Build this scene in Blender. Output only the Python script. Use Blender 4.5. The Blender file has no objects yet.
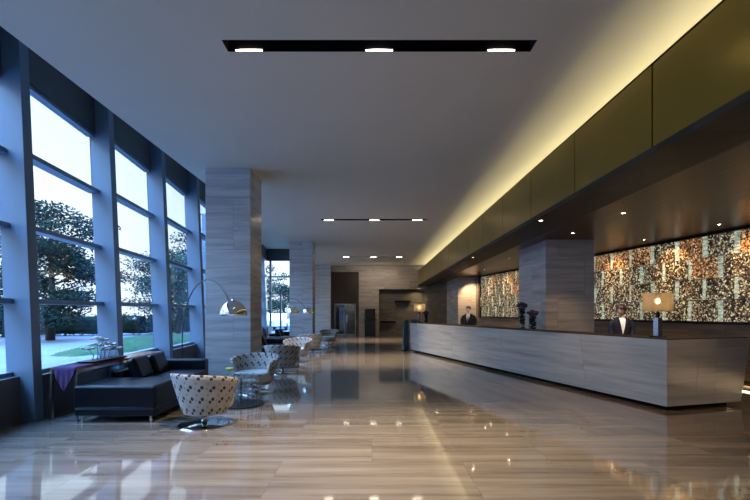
import bpy, bmesh, math, random
from mathutils import Vector, Matrix
R = math.radians
PI = math.pi
rnd = random.Random(7)
sc = bpy.context.scene
col = sc.collection

# ------------------------------------------------------------------ materials
class NT:
    def __init__(s, name):
        s.m = bpy.data.materials.new(name); s.m.use_nodes = True
        s.t = s.m.node_tree; s.n = s.t.nodes; s.l = s.t.links
        s.b = s.n['Principled BSDF']; s.out = s.n['Material Output']
    def node(s, typ, **kw):
        nd = s.n.new(typ)
        for k, v in kw.items(): setattr(nd, k, v)
        return nd
    def put(s, sock, v):
        if isinstance(v, bpy.types.NodeSocket): s.l.new(v, sock)
        else: sock.default_value = v
    def pos(s): return s.node('ShaderNodeNewGeometry').outputs['Position']
    def obj(s): return s.node('ShaderNodeTexCoord').outputs['Object']
    def uv(s): return s.node('ShaderNodeTexCoord').outputs['UV']
    def mapping(s, v, scale=(1,1,1), rot=(0,0,0), loc=(0,0,0)):
        m = s.node('ShaderNodeMapping'); s.l.new(v, m.inputs['Vector'])
        m.inputs['Scale'].default_value = scale; m.inputs['Rotation'].default_value = rot; m.inputs['Location'].default_value = loc
        return m.outputs['Vector']
    def noise(s, v, scale=1, detail=4, rough=.5, dist=0):
        n = s.node('ShaderNodeTexNoise'); s.l.new(v, n.inputs['Vector'])
        n.inputs['Scale'].default_value = scale; n.inputs['Detail'].default_value = detail
        n.inputs['Roughness'].default_value = rough; n.inputs['Distortion'].default_value = dist
        return n.outputs['Fac']
    def math(s, op, a, b=0.0, c=0.0):
        n = s.node('ShaderNodeMath', operation=op)
        s.put(n.inputs[0], a); s.put(n.inputs[1], b); s.put(n.inputs[2], c)
        return n.outputs[0]
    def ramp(s, f, stops, interp='LINEAR'):
        r = s.node('ShaderNodeValToRGB'); s.l.new(f, r.inputs[0]); cr = r.color_ramp; cr.interpolation = interp
        while len(cr.elements) < len(stops): cr.elements.new(.5)
        for e, (p, c) in zip(cr.elements, stops): e.position = p; e.color = (*c, 1)
        return r.outputs['Color']
    def mix(s, f, a, b, typ='MIX'):
        n = s.node('ShaderNodeMix', data_type='RGBA', blend_type=typ)
        s.put(n.inputs[0], f)
        s.put(n.inputs[6], a if isinstance(a, bpy.types.NodeSocket) else (*a, 1))
        s.put(n.inputs[7], b if isinstance(b, bpy.types.NodeSocket) else (*b, 1))
        return n.outputs[2]
    def sep(s, v):
        n = s.node('ShaderNodeSeparateXYZ'); s.l.new(v, n.inputs[0]); return n.outputs
    def comb(s, x, y, z):
        n = s.node('ShaderNodeCombineXYZ')
        for i, q in enumerate((x, y, z)): s.put(n.inputs[i], q)
        return n.outputs[0]
    def bump(s, h, strength=.2, dist=.01):
        n = s.node('ShaderNodeBump'); s.l.new(h, n.inputs['Height'])
        n.inputs['Strength'].default_value = strength; n.inputs['Distance'].default_value = dist
        s.l.new(n.outputs[0], s.b.inputs['Normal'])
    def set(s, color=None, rough=None, metal=None, spec=None, **kw):
        if color is not None: s.put(s.b.inputs['Base Color'], color if isinstance(color, bpy.types.NodeSocket) else (*color, 1))
        if rough is not None: s.put(s.b.inputs['Roughness'], rough)
        if metal is not None: s.b.inputs['Metallic'].default_value = metal
        if spec is not None: s.b.inputs['Specular IOR Level'].default_value = spec
        for k, v in kw.items(): s.put(s.b.inputs[k.replace('_', ' ')], v)
        return s.m

def plain(name, c, rough=.5, metal=0, spec=.5, var=.08, scale=6):
    t = NT(name)
    f = t.noise(t.obj(), scale, 3)
    lo = tuple(x*(1-var) for x in c); hi = tuple(min(1, x*(1+var)) for x in c)
    return t.set(t.ramp(f, [(.3, lo), (.7, hi)]), rough, metal, spec)

def stone(name, stops, rough, scale, slab, offset=.5, vertical=True, joint=.6, spec=.5, mortar=.004):
    """vein cut stone: long thin streaks, slab to slab tone change and fine joints"""
    t = NT(name); p = t.pos(); x, y, z = t.sep(p)
    if vertical: uvw = t.comb(t.math('ADD', x, y), z, 0.0)
    else: uvw = t.comb(x, y, 0.0)
    br = t.node('ShaderNodeTexBrick'); t.l.new(uvw, br.inputs['Vector'])
    br.inputs['Color1'].default_value = (.2, .2, .2, 1); br.inputs['Color2'].default_value = (.8, .8, .8, 1)
    br.inputs['Mortar'].default_value = (.5, .5, .5, 1); br.inputs['Scale'].default_value = 1
    br.inputs['Mortar Size'].default_value = mortar; br.inputs['Brick Width'].default_value = slab[0]; br.inputs['Row Height'].default_value = slab[1]
    br.offset = offset
    tone = t.node('ShaderNodeRGBToBW'); t.l.new(br.outputs['Color'], tone.inputs[0])
    shift = t.comb(t.math('MULTIPLY', tone.outputs[0], 9.0), t.math('MULTIPLY', tone.outputs[0], 5.0), t.math('MULTIPLY', tone.outputs[0], 7.0))
    add = t.node('ShaderNodeVectorMath', operation='ADD'); t.l.new(t.mapping(p, scale), add.inputs[0]); t.l.new(shift, add.inputs[1])
    a = t.noise(add.outputs[0], 1, 5, .6, .25)
    b = t.noise(t.mapping(p, tuple(q*3.1 for q in scale)), 1, 3, .6)
    f = t.math('ADD', t.math('MULTIPLY', a, .7), t.math('MULTIPLY', b, .3))
    f = t.math('ADD', f, t.math('MULTIPLY', t.math('SUBTRACT', tone.outputs[0], .5), .10))
    c = t.ramp(f, stops)
    c = t.mix(t.math('MULTIPLY', br.outputs['Fac'], joint), c, tuple(q*.35 for q in stops[0][1]))
    return t.set(c, rough, 0, spec)

M = {}
M['floor'] = stone('floor_stone', [(.28, (.110, .084, .063)), (.42, (.175, .140, .108)), (.54, (.245, .200, .158)), (.68, (.315, .265, .215))], .05, (.35, 6.0, 1), (1.8, .9), vertical=False, joint=.25, spec=.75, mortar=.003)
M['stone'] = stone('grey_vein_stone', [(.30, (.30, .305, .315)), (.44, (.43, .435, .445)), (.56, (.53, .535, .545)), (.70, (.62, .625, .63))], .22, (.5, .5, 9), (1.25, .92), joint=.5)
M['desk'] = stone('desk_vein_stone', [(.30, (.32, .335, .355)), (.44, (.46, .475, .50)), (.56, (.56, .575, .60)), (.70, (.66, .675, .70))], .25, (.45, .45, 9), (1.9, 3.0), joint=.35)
M['endwall'] = stone('end_wall_stone', [(.30, (.17, .145, .12)), (.45, (.25, .215, .18)), (.58, (.33, .285, .24)), (.7, (.4, .35, .3))], .35, (.5, .5, 7), (1.6, .95), joint=.4)
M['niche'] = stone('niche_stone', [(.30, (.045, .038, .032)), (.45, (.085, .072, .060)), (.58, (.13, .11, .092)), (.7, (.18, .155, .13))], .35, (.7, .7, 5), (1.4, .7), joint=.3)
M['backwall'] = stone('back_wall_stone', [(.30, (.10, .075, .058)), (.45, (.17, .13, .105)), (.58, (.24, .185, .15)), (.7, (.3, .24, .2))], .3, (.4, .4, 8), (2.4, .65), joint=.5)
M['ceiling'] = plain('ceiling_paint', (.66, .615, .50), .9, 0, .2, .015, 1.2)
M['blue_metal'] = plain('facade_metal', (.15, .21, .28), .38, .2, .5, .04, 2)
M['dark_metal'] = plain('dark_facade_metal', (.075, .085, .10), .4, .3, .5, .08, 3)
M['low_wall'] = plain('low_wall_panel', (.085, .082, .085), .5, 0, .4, .08, 2)
M['black'] = plain('black_metal', (.012, .012, .013), .4, .3, .5)
M['matte_black'] = plain('matte_black', (.006, .006, .006), .9, 0, .1)
M['leather'] = plain('black_leather', (.004, .005, .008), .36, 0, .25, .2, 30)
M['chrome'] = plain('polished_chrome', (.82, .83, .85), .08, 1, .5, .02)
M['steel'] = plain('brushed_steel', (.45, .47, .50), .25, 1, .5, .04)
M['redwood'] = plain('red_lacquer_wood', (.30, .075, .055), .18, 0, .6, .25, 9)
M['purple'] = plain('purple_cloth', (.085, .050, .14), .85, 0, .2, .15, 14)
M['kiosk'] = plain('black_lacquer', (.010, .011, .016), .15, 0, .6)
M['skin'] = plain('skin', (.62, .40, .31), .5, 0, .4, .04)
M['suit'] = plain('navy_suit_cloth', (.012, .014, .026), .8, 0, .25, .15, 40)
M['shirt'] = plain('white_shirt', (.78, .77, .78), .8, 0, .2, .03)
M['hair_brown'] = plain('brown_hair', (.030, .014, .009), .45, 0, .5, .3, 30)
M['hair_black'] = plain('black_hair', (.014, .010, .012), .45, 0, .5, .3, 30)
M['eye'] = plain('dark_eye', (.02, .015, .012), .3)
M['lip'] = plain('lips', (.42, .13, .12), .5)
M['bark'] = plain('bark', (.055, .042, .035), .9, 0, .2, .3, 12)
M['leaf'] = plain('dark_leaf', (.010, .024, .018), .9, 0, .08, .5, 1.3)
M['leaf2'] = plain('mid_leaf', (.018, .042, .024), .9, 0, .08, .4, 1.3)
M['hedge'] = plain('hedge_leaf', (.008, .019, .014), .9, 0, .08, .5, 2)
M['grass'] = plain('grass', (.018, .046, .018), .9, 0, .1, .35, 2.5)
M['road'] = plain('pale_paving', (.105, .105, .12), .8, 0, .2, .08, .6)
M['carwhite'] = plain('white_car_paint', (.8, .82, .85), .2, 0, .6, .02)
M['tyre'] = plain('tyre_rubber', (.02, .02, .02), .8)
M['cloudleaf'] = plain('pale_bonsai_leaf', (.78, .82, .80), .8, 0, .2, .3, 60)
M['stem'] = plain('pale_stem', (.30, .31, .28), .7, 0, .3, .15, 20)
M['bud'] = plain('lime_petal', (.42, .62, .10), .6, 0, .3, .2, 30)
M['purple_petal'] = plain('purple_petal', (.055, .030, .10), .7, 0, .3, .4, 40)
M['dark_leafy'] = plain('dark_vase_foliage', (.012, .02, .018), .7, 0, .3, .4, 40)
M['led_rail'] = plain('white_trim', (.6, .6, .58), .5)
M['blue_panel'] = plain('dark_blue_lacquer', (.020, .055, .095), .12, 0, .6)

def emis(name, c, s):
    t = NT(name); return t.set(c, .5, 0, .3, Emission_Color=(*c, 1), Emission_Strength=s)
M['lamp_glow'] = emis('lamp_lens', (1, .86, .70), 9)
M['small_glow'] = emis('downlight_lens', (1, .80, .55), 16)
M['bulb'] = emis('lamp_bulb', (1, .80, .50), 40)
M['cove_led'] = emis('cove_strip', (1, .88, .50), 4)

def glass(name, tint=(1, 1, 1), refl=.06):
    t = NT(name); t.n.remove(t.b)
    tr = t.node('ShaderNodeBsdfTransparent'); tr.inputs[0].default_value = (*tint, 1)
    gl = t.node('ShaderNodeBsdfGlossy'); gl.inputs['Roughness'].default_value = .01
    lw = t.node('ShaderNodeLayerWeight'); lw.inputs[0].default_value = .5
    fr = t.node('ShaderNodeMath', operation='MULTIPLY_ADD'); t.l.new(t.math('POWER', lw.outputs['Facing'], 5.0), fr.inputs[0])
    fr.inputs[1].default_value = .9; fr.inputs[2].default_value = .025
    mx = t.node('ShaderNodeMixShader')
    t.l.new(fr.outputs[0], mx.inputs[0]); t.l.new(tr.outputs[0], mx.inputs[1]); t.l.new(gl.outputs[0], mx.inputs[2])
    t.l.new(mx.outputs[0], t.out.inputs[0]); return t.m
M['glass'] = glass('window_glass', (.95, .98, 1.0))
M['clear'] = glass('clear_glass', (.88, .94, .95))

# brass coloured soffit panels
M['floor'].node_tree.nodes['Principled BSDF'].inputs['IOR'].default_value = 1.95
t = NT('olive_brass_panel')
f = t.noise(t.pos(), .8, 3)
M['brass'] = t.set(t.ramp(f, [(.3, (.30, .205, .032)), (.7, (.36, .25, .042))]), .28, .7, .5)
# dark underside beam stone
M['beam'] = stone('dark_beam_stone', [(.3, (.016, .013, .010)), (.5, (.030, .025, .019)), (.7, (.055, .047, .036))], .55, (3, .3, 3), (2, .5), vertical=False, joint=.3, spec=.2)
# timber slat ceiling
t = NT('dark_timber_slats'); p = t.pos(); x, y, z = t.sep(p)
wv = t.math('FRACT', t.math('MULTIPLY', x, 9.0))
gap = t.math('LESS_THAN', wv, .12)
g = t.noise(t.mapping(p, (14, .6, 1)), 1, 4)
c = t.ramp(g, [(.3, (.040, .016, .007)), (.7, (.10, .044, .019))])
M['timber'] = t.set(t.mix(gap, c, (.006, .004, .003)), .32, 0, .16)
# bronze brown door panel
M['bronze'] = plain('dark_bronze', (.050, .034, .020), .35, .3, .5, .2, 2)

# glowing mosaic of small chips
def mosaic(name, stops, emit):
    t = NT(name); v = t.node('ShaderNodeTexVoronoi', feature='F1'); v.inputs['Scale'].default_value = 34
    n = t.node('ShaderNodeTexNoise'); n.inputs['Scale'].default_value = 14; t.l.new(t.pos(), n.inputs['Vector'])
    ad = t.node('ShaderNodeVectorMath', operation='MULTIPLY_ADD'); t.l.new(n.outputs['Color'], ad.inputs[0])
    ad.inputs[1].default_value = (.05, .05, .05); t.l.new(t.pos(), ad.inputs[2])
    t.l.new(ad.outputs[0], v.inputs['Vector'])
    bw = t.node('ShaderNodeSeparateColor'); t.l.new(v.outputs['Color'], bw.inputs[0])
    c = t.ramp(bw.outputs[0], stops, 'CONSTANT')
    t.set(c, .3, 0, .5, Emission_Color=c, Emission_Strength=emit)
    return t.m
chips = [(0, (.010, .008, .006)), (.36, (.06, .035, .018)), (.58, (.20, .125, .065)), (.72, (.52, .44, .26)), (.88, (.84, .80, .56))]
M['mosaic'] = mosaic('backlit_chip_mosaic', chips, .20)
chips2 = [(0, (.015, .010, .006)), (.30, (.12, .05, .018)), (.5, (.36, .15, .05)), (.70, (.62, .34, .14)), (.87, (.90, .66, .38))]  # same chips with the downlights' orange glow painted into the colours
M['mosaic_downlit'] = mosaic('downlit_chip_mosaic', chips2, .25)
t = NT('pale_backlit_strip'); n = t.noise(t.mapping(t.pos(), (9, 9, 26)), 1, 3)
c = t.ramp(n, [(.3, (.18, .20, .15)), (.5, (.42, .48, .38)), (.7, (.72, .80, .66))])
M['strip'] = t.set(c, .4, 0, .4, Emission_Color=c, Emission_Strength=.28)

# patterned chair cloth: rows of paired dark blots on a pale ground
t = NT('patterned_chair_cloth'); x, y, z = t.sep(t.uv())
cs = 6.6
u = t.math('MULTIPLY', x, cs); v = t.math('MULTIPLY', y, cs)
def blot(du, dv, r):
    fu = t.math('SUBTRACT', t.math('FRACT', t.math('ADD', u, du)), .5)
    fv = t.math('SUBTRACT', t.math('FRACT', t.math('ADD', v, dv)), .5)
    d = t.math('SQRT', t.math('ADD', t.math('MULTIPLY', fu, fu), t.math('MULTIPLY', fv, fv)))
    return t.math('LESS_THAN', d, r)
b1 = t.math('MAXIMUM', blot(0, 0, .16), blot(.26, .26, .14))
b2 = t.math('MAXIMUM', blot(.62, .1, .09), blot(.5, .66, .11))
base = t.ramp(t.noise(t.uv(), 3, 3), [(.35, (.38, .36, .345)), (.65, (.48, .46, .435))])
c = t.mix(b2, base, (.34, .27, .19)); c = t.mix(b1, c, (.060, .050, .052))
M['pattern'] = t.set(c, .85, 0, .2)
M['cream'] = plain('cream_cushion', (.58, .56, .53), .85, 0, .2, .05, 12)
# lamp shade cloth
t = NT('lamp_shade_cloth'); t.n.remove(t.b)
d = t.node('ShaderNodeBsdfDiffuse'); d.inputs[0].default_value = (.36, .32, .28, 1)
tl = t.node('ShaderNodeBsdfTranslucent'); tl.inputs[0].default_value = (.42, .35, .27, 1)
tp = t.node('ShaderNodeBsdfTransparent'); tp.inputs[0].default_value = (.8, .7, .55, 1)
m1 = t.node('ShaderNodeMixShader'); m1.inputs[0].default_value = .55
t.l.new(d.outputs[0], m1.inputs[1]); t.l.new(tl.outputs[0], m1.inputs[2])
m2 = t.node('ShaderNodeMixShader'); m2.inputs[0].default_value = .30
t.l.new(m1.outputs[0], m2.inputs[1]); t.l.new(tp.outputs[0], m2.inputs[2]); t.l.new(m2.outputs[0], t.out.inputs[0])
M['shade'] = t.m

# ------------------------------------------------------------------ geometry helpers
class G:
    """collects geometry for ONE mesh object"""
    def __init__(s): s.b = bmesh.new(); s.uv = None
    def quad(s, *pts):
        return s.b.faces.new([s.b.verts.new(p) for p in pts])
    def box(s, x0, x1, y0, y1, z0, z1):
        v = [s.b.verts.new(p) for p in ((x0,y0,z0),(x1,y0,z0),(x1,y1,z0),(x0,y1,z0),(x0,y0,z1),(x1,y0,z1),(x1,y1,z1),(x0,y1,z1))]
        for f in ((0,3,2,1),(4,5,6,7),(0,1,5,4),(1,2,6,5),(2,3,7,6),(3,0,4,7)): s.b.faces.new([v[i] for i in f])
        return s
    def hexa(s, lo, hi):
        n = len(lo); a = [s.b.verts.new(p) for p in lo]; c = [s.b.verts.new(p) for p in hi]
        s.b.faces.new(a[::-1]); s.b.faces.new(c)
        for i in range(n): s.b.faces.new([a[i], a[(i+1) % n], c[(i+1) % n], c[i]])
        return s
    def prism(s, pts, z0, z1): return s.hexa([(x, y, z0) for x, y in pts], [(x, y, z1) for x, y in pts])
    def lathe(s, prof, n=32, c=(0, 0, 0), closed=True):
        rings = []
        for r, z in prof:
            if r < 1e-6: rings.append([s.b.verts.new((c[0], c[1], c[2]+z))])
            else: rings.append([s.b.verts.new((c[0]+r*math.cos(2*PI*i/n), c[1]+r*math.sin(2*PI*i/n), c[2]+z)) for i in range(n)])
        for A, B in zip(rings, rings[1:]):
            for i in range(n):
                j = (i+1) % n
                if len(A) == 1 and len(B) == 1: continue
                if len(A) == 1: s.b.faces.new([A[0], B[j], B[i]][::-1])
                elif len(B) == 1: s.b.faces.new([A[i], A[j], B[0]])
                else: s.b.faces.new([A[i], A[j], B[j], B[i]])
        if closed:
            if len(rings[0]) > 1: s.b.faces.new(rings[0][::-1])
            if len(rings[-1]) > 1: s.b.faces.new(rings[-1])
        return s
    def tube(s, pts, r, n=8, caps=True):
        pts = [Vector(p) for p in pts]; rings = []
        rr = r if isinstance(r, (list, tuple)) else [r]*len(pts)
        up = None
        for i, p in enumerate(pts):
            d = (pts[min(i+1, len(pts)-1)] - pts[max(i-1, 0)]).normalized()
            if up is None: up = d.orthogonal().normalized()
            up = (up - d*up.dot(d)).normalized(); w = d.cross(up)
            rings.append([s.b.verts.new(p + (up*math.cos(2*PI*k/n) + w*math.sin(2*PI*k/n))*rr[i]) for k in range(n)])
        for A, B in zip(rings, rings[1:]):
            for k in range(n): s.b.faces.new([A[k], A[(k+1) % n], B[(k+1) % n], B[k]])
        if caps: s.b.faces.new(rings[0][::-1]); s.b.faces.new(rings[-1])
        return s
    def ball(s, c, r, sc_=(1, 1, 1), u=12, v=8):
        m = Matrix.Translation(c) @ Matrix.Diagonal((*[r*q for q in sc_], 1))
        bmesh.ops.create_uvsphere(s.b, u_segments=u, v_segments=v, radius=1, matrix=m); return s
    def grid(s, rows, uvs=None, close_u=False):
        vs = [[s.b.verts.new(p) for p in row] for row in rows]
        lay = s.b.loops.layers.uv.verify() if uvs else None
        idx = {}
        if uvs:
            for i, row in enumerate(vs):
                for j, v_ in enumerate(row): idx[v_] = uvs[i][j]
        for A, B in zip(vs, vs[1:]):
            n = len(A)
            for k in range(n if close_u else n-1):
                f = s.b.faces.new([A[k], A[(k+1) % n], B[(k+1) % n], B[k]])
                if uvs:
                    for lp in f.loops: lp[lay].uv = idx[lp.vert]
        return s
    def rot(s, ang, axis='Z', c=(0, 0, 0)):
        bmesh.ops.rotate(s.b, verts=s.b.verts, cent=c, matrix=Matrix.Rotation(ang, 3, axis)); return s
    def move(s, v): bmesh.ops.translate(s.b, verts=s.b.verts, vec=v); return s
    def make(s, name, mat, parent=None, smooth=False, bevel=0, seg=2, solid=0, subsurf=0, weld=False):
        bmesh.ops.remove_doubles(s.b, verts=s.b.verts, dist=1e-5) if weld else None
        bmesh.ops.recalc_face_normals(s.b, faces=s.b.faces)
        me = bpy.data.meshes.new(name); s.b.to_mesh(me); s.b.free()
        o = bpy.data.objects.new(name, me); col.objects.link(o)
        for m in (mat if isinstance(mat, list) else [mat]): me.materials.append(m)
        if smooth:
            for p in me.polygons: p.use_smooth = True
        if solid:
            q = o.modifiers.new('solid', 'SOLIDIFY'); q.thickness = solid; q.offset = 0
        if bevel:
            q = o.modifiers.new('bevel', 'BEVEL'); q.width = bevel; q.segments = seg; q.limit_method = 'ANGLE'
            for p in me.polygons: p.use_smooth = True
            q.harden_normals = True
        if subsurf:
            q = o.modifiers.new('sub', 'SUBSURF'); q.levels = subsurf; q.render_levels = subsurf
        if parent: o.parent = parent
        return o

def thing(name, label, cat, loc=(0, 0, 0), rz=0, group=None):
    o = bpy.data.objects.new(name, None); col.objects.link(o); o.location = loc; o.rotation_euler = (0, 0, rz)
    return tag(o, label, cat, group)
def tag(o, label, cat, group=None, kind=None):
    o['label'] = label; o['category'] = cat
    if group: o['group'] = group
    if kind: o['kind'] = kind
    return o
def struct(o, label=None):
    o['kind'] = 'structure'
    if label: o['label'] = label
    return o
def kids(o): return [c for c in bpy.data.objects if c.parent == o]
def dup(o, loc=None, rz=None, label=None, group=None):
    r = o.copy(); col.objects.link(r)
    if loc is not None: r.location = loc
    if rz is not None: r.rotation_euler = (0, 0, rz)
    if label: r['label'] = label
    if group: r['group'] = group
    for ch in kids(o):
        c = ch.copy(); col.objects.link(c); c.parent = r
        for g_ in kids(ch):
            d = g_.copy(); col.objects.link(d); d.parent = c
    return r
def lamp(typ, name, loc, power, color, size=.1, size_y=None, aim=None, spot=None, blend=.5):
    l = bpy.data.lights.new(name, typ); l.energy = power; l.color = color
    if typ == 'AREA':
        l.size = size
        if size_y: l.shape = 'RECTANGLE'; l.size_y = size_y
    else: l.shadow_soft_size = size
    if typ == 'SPOT': l.spot_size = spot; l.spot_blend = blend
    o = bpy.data.objects.new(name, l); col.objects.link(o); o.location = loc
    if aim: o.rotation_euler = (Vector(aim)-Vector(loc)).to_track_quat('-Z', 'Y').to_euler()
    return o

# ------------------------------------------------------------------ dimensions
EYE = 1.5
ZC, ZU = 4.41, 5.44            # main ceiling, raised ceiling along the glass
YB, YE = -5.0, 28.0            # behind the camera, end wall
YS_ = 17.9
XE = -3.78                     # edge of the main ceiling on the window side
XP = 2.9                       # soffit panel plane
ZT = 3.215                     # timber ceiling
def XW(y): return 7.5 - .183*(y-8.9)     # wall behind the desk

# ------------------------------------------------------------------ setting
g = G(); g.box(-5.15, XW(YB)+.6, YB-.3, YE+1.6, -.3, 0); g.box(-6.7, -5.15, YS_, YE+1.6, -.3, 0)
struct(g.make('floor', M['floor']), 'polished beige vein cut stone floor')

# main ceiling with three slots left open
slots = [(4.79, 5.01), (14.02, 14.24), (23.6, 23.82)]
SX0, SX1 = -1.61, 1.77
g = G()
ys = [YB] + [q for s_ in slots for q in s_] + [YE]
for i in range(0, len(ys), 2): g.box(XE, 4.6, ys[i], ys[i+1], ZC, ZC+.12)
for a, b in slots:
    g.box(XE, SX0, a, b, ZC, ZC+.12); g.box(SX1, 4.6, a, b, ZC, ZC+.12)
g.box(XE, XE+.06, YB, YE, ZC+.12, ZU)
struct(g.make('ceiling', M['ceiling']), 'flat pale grey plaster ceiling of the lobby')
g = G(); g.box(-5.35, 11, YB, YE+.3, ZU, ZU+.15); g.box(-6.95, -5.35, YS_, YE, ZU, ZU+.15)
struct(g.make('ceiling', M['ceiling']), 'raised ceiling strip along the windows')

for k, (a, b) in enumerate(slots):
    names = ('nearest', 'middle', 'farthest')
    t_ = thing('slot_light', f'black recessed ceiling slot with three lamps, {names[k]} of the three', 'ceiling light', ((SX0+SX1)/2, (a+b)/2, ZC), 0, 'slot lights in the ceiling')
    hx, hy = (SX1-SX0)/2, (b-a)/2
    g = G()
    g.box(-hx, hx, -hy, -hy+.01, 0, .3); g.box(-hx, hx, hy-.01, hy, 0, .3)
    g.box(-hx, -hx+.01, -hy+.01, hy-.01, 0, .3); g.box(hx-.01, hx, -hy+.01, hy-.01, 0, .3); g.box(-hx, hx, -hy, hy, .29, .3)
    g.make('housing', M['matte_black'], t_)
    for sx in (-1.45, 0.0, 1.36):
        g = G(); n = 20
        top = [(sx+.15*math.cos(2*PI*i/n), hy-.018+.010*math.sin(2*PI*i/n), .012) for i in range(n)]
        bot = [(p[0], p[1], .0) for p in top]
        g.hexa(bot, top); g.make('lens', M['lamp_glow'], t_)
        lamp('SPOT', 'slot_spot', ((SX0+SX1)/2+sx, (a+b)/2, ZC-.05), 260, (1, .80, .56), .06, aim=((SX0+SX1)/2+sx, (a+b)/2, 0), spot=R(76), blend=.9)

# soffit: brass panels, beam underside, timber ceiling
joints = [28.0]
y = 28.0
pj = [4.64+1.77*k for k in range(-3, 13)] + [YE]
for i in range(len(pj)-1):
    g = G(); g.box(XP, XP+.05, pj[i]+.012, pj[i+1]-.012, 3.19, 4.06)
    struct(g.make('wall_panel', M['brass'], None, bevel=.004, seg=1), 'olive brass soffit panel')
g = G(); g.box(XP+.05, XP+.09, YB, YE, 3.15, 4.04); struct(g.make('wall_soffit', M['matte_black']), 'backing behind the brass soffit panels')
g = G(); g.box(XP-.03, 3.56, YB, YE, 3.12, 3.19)
struct(g.make('beam', M['beam']), 'dark stone beam under the brass panels')
g = G(); g.prism([(3.50, YB), (XW(YB)+.3, YB), (XW(YE)+.3 if XW(YE)+.3 > 3.8 else 3.81, YE), (3.50, YE)], ZT, ZT+.12)
struct(g.make('ceiling', M['timber']), 'dark timber slat ceiling over the reception')
g = G(); g.box(XP-.006, XP+.055, YB, YE, 4.062, 4.076); struct(g.make('trim_panel', M['black']), 'dark trim along the top of the brass panels')
# cove shelf behind the panels
g = G(); g.box(XP+.09, 4.6, YB, YE, 3.75, 3.80); g.box(4.5, 4.6, YB, YE, 3.80, ZC)
struct(g.make('trim_cove', M['led_rail']), 'plaster cove behind the brass panels')
t_ = thing('cove_light', 'long hidden warm light strip in the cove above brass panels', 'cove light', (XP+.48, 11.5, 3.80))
g = G(); g.box(-.03, .03, -16, 16, 0, .03); g.make('light_rail', M['led_rail'], t_)
g = G(); g.box(-.012, .012, -16, 16, .03, .04); g.make('light_strip', M['cove_led'], t_)
lamp('AREA', 'cove_area', (XP+.48, 11.5, 3.86), 50, (1, .89, .52), .26, 32)
bpy.data.objects['cove_area'].rotation_euler = (0, R(180-8), 0)

# wall behind the desk
LIP = .12
g = G()
a, b = (XW(YB), YB), (XW(YE), YE)
g.prism([a, (a[0]+.4, a[1]), (b[0]+.4, b[1]), b], LIP, 3.4)
struct(g.make('wall_right', M['backwall']), 'brown vein stone wall behind the reception desk')
g = G(); g.prism([(a[0]+.16, YB), (a[0]+.4, YB), (b[0]+.4, YE), (b[0]+.16, YE)], 0, LIP)
struct(g.make('baseboard_right', M['matte_black']), 'recessed base of the reception wall')
q = lamp('AREA', 'base_glow', (XW(7.5)+.06, 7.5, .11), 30, (1, .72, .38), .06, 11, aim=(XW(7.5)-.15, 7.5, 0))
q.rotation_euler = (0, R(22), math.atan(.183))

# end wall
def wall_box(name, x0, x1, z0, z1, mat, y0=YE, y1=YE+.3, label=None):
    g = G(); g.box(x0, x1, y0, y1, z0, z1); return struct(g.make(name, mat), label)
wall_box('wall_end', -.82, .44, 0, ZU, M['endwall'], label='grey brown stone end wall')
wall_box('wall_end', .44, 5.6, 2.93, ZU, M['endwall'], label='end wall above the dark niche')
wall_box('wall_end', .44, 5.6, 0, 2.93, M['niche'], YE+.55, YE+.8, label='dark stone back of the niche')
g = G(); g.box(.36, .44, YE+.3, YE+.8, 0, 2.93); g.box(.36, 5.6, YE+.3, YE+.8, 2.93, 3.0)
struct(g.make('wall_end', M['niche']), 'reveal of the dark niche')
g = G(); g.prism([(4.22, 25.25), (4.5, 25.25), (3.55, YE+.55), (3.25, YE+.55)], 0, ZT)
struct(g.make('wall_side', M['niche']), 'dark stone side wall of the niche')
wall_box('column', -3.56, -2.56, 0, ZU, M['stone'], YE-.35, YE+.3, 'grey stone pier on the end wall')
wall_box('wall_end', -5.0, -.82, 4.0, ZU, M['endwall'], YE+.02, YE+.3, 'end wall over the doorway')
wall_box('wall_end', -5.0, -2.56, 0, 4.0, M['bronze'], YE+.1, YE+.3, 'dark recess beside the pier')
# doorway
g = G(); g.box(-2.56, -2.36, YE+.0, YE+.3, 0, 4.0); g.box(-1.0, -.82, YE+.02, YE+.3, 0, 4.0); g.box(-2.36, -1.0, YE+.12, YE+.3, 2.03, 4.0)
d1 = struct(g.make('door_1', M['bronze']), 'tall dark bronze doorway with glass doors')
for x0 in (-2.36, -1.68):
    g = G(); x1 = x0+.66
    g.box(x0+.02, x0+.06, YE+.14, YE+.18, .02, 2.02); g.box(x1-.04, x1, YE+.14, YE+.18, .02, 2.02)
    g.box(x0+.06, x1-.04, YE+.14, YE+.18, .02, .12); g.box(x0+.06, x1-.04, YE+.14, YE+.18, 1.95, 2.02)
    fr = g.make('door_frame', M['steel'], d1)
    g = G(); g.box(x0+.06, x1-.04, YE+.155, YE+.165, .12, 1.95); g.make('door_glass', M['clear'], fr)
    g = G(); hx = x1-.10 if x0 < -2 else x0+.10
    g.tube([(hx, YE+.12, .8), (hx, YE+.10, .85), (hx, YE+.10, 1.25), (hx, YE+.12, 1.3)], .012); g.make('door_handle', M['chrome'], fr)
g = G(); g.box(-2.9, -.5, YE+1.5, YE+1.6, 0, 2.6); g.box(-2.9, -2.8, YE+.3, YE+1.5, 0, 2.6); g.box(-.6, -.5, YE+.3, YE+1.5, 0, 2.6); g.box(-2.9, -.5, YE+.3, YE+1.6, 2.6, 2.7)
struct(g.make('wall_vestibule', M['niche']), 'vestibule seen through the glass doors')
g = G(); g.box(-2.15, -1.75, YE+1.3, YE+1.36, .3, 1.9); tag(g.make('wall_mirror', M['steel'], bevel=.01), 'tall pale mirror seen through the far glass doors', 'mirror')
lamp('AREA', 'vestibule_light', (-1.4, YE+.9, 2.5), 7, (.95, .95, 1), .5, aim=(-1.7, YE+.9, 0))

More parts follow.
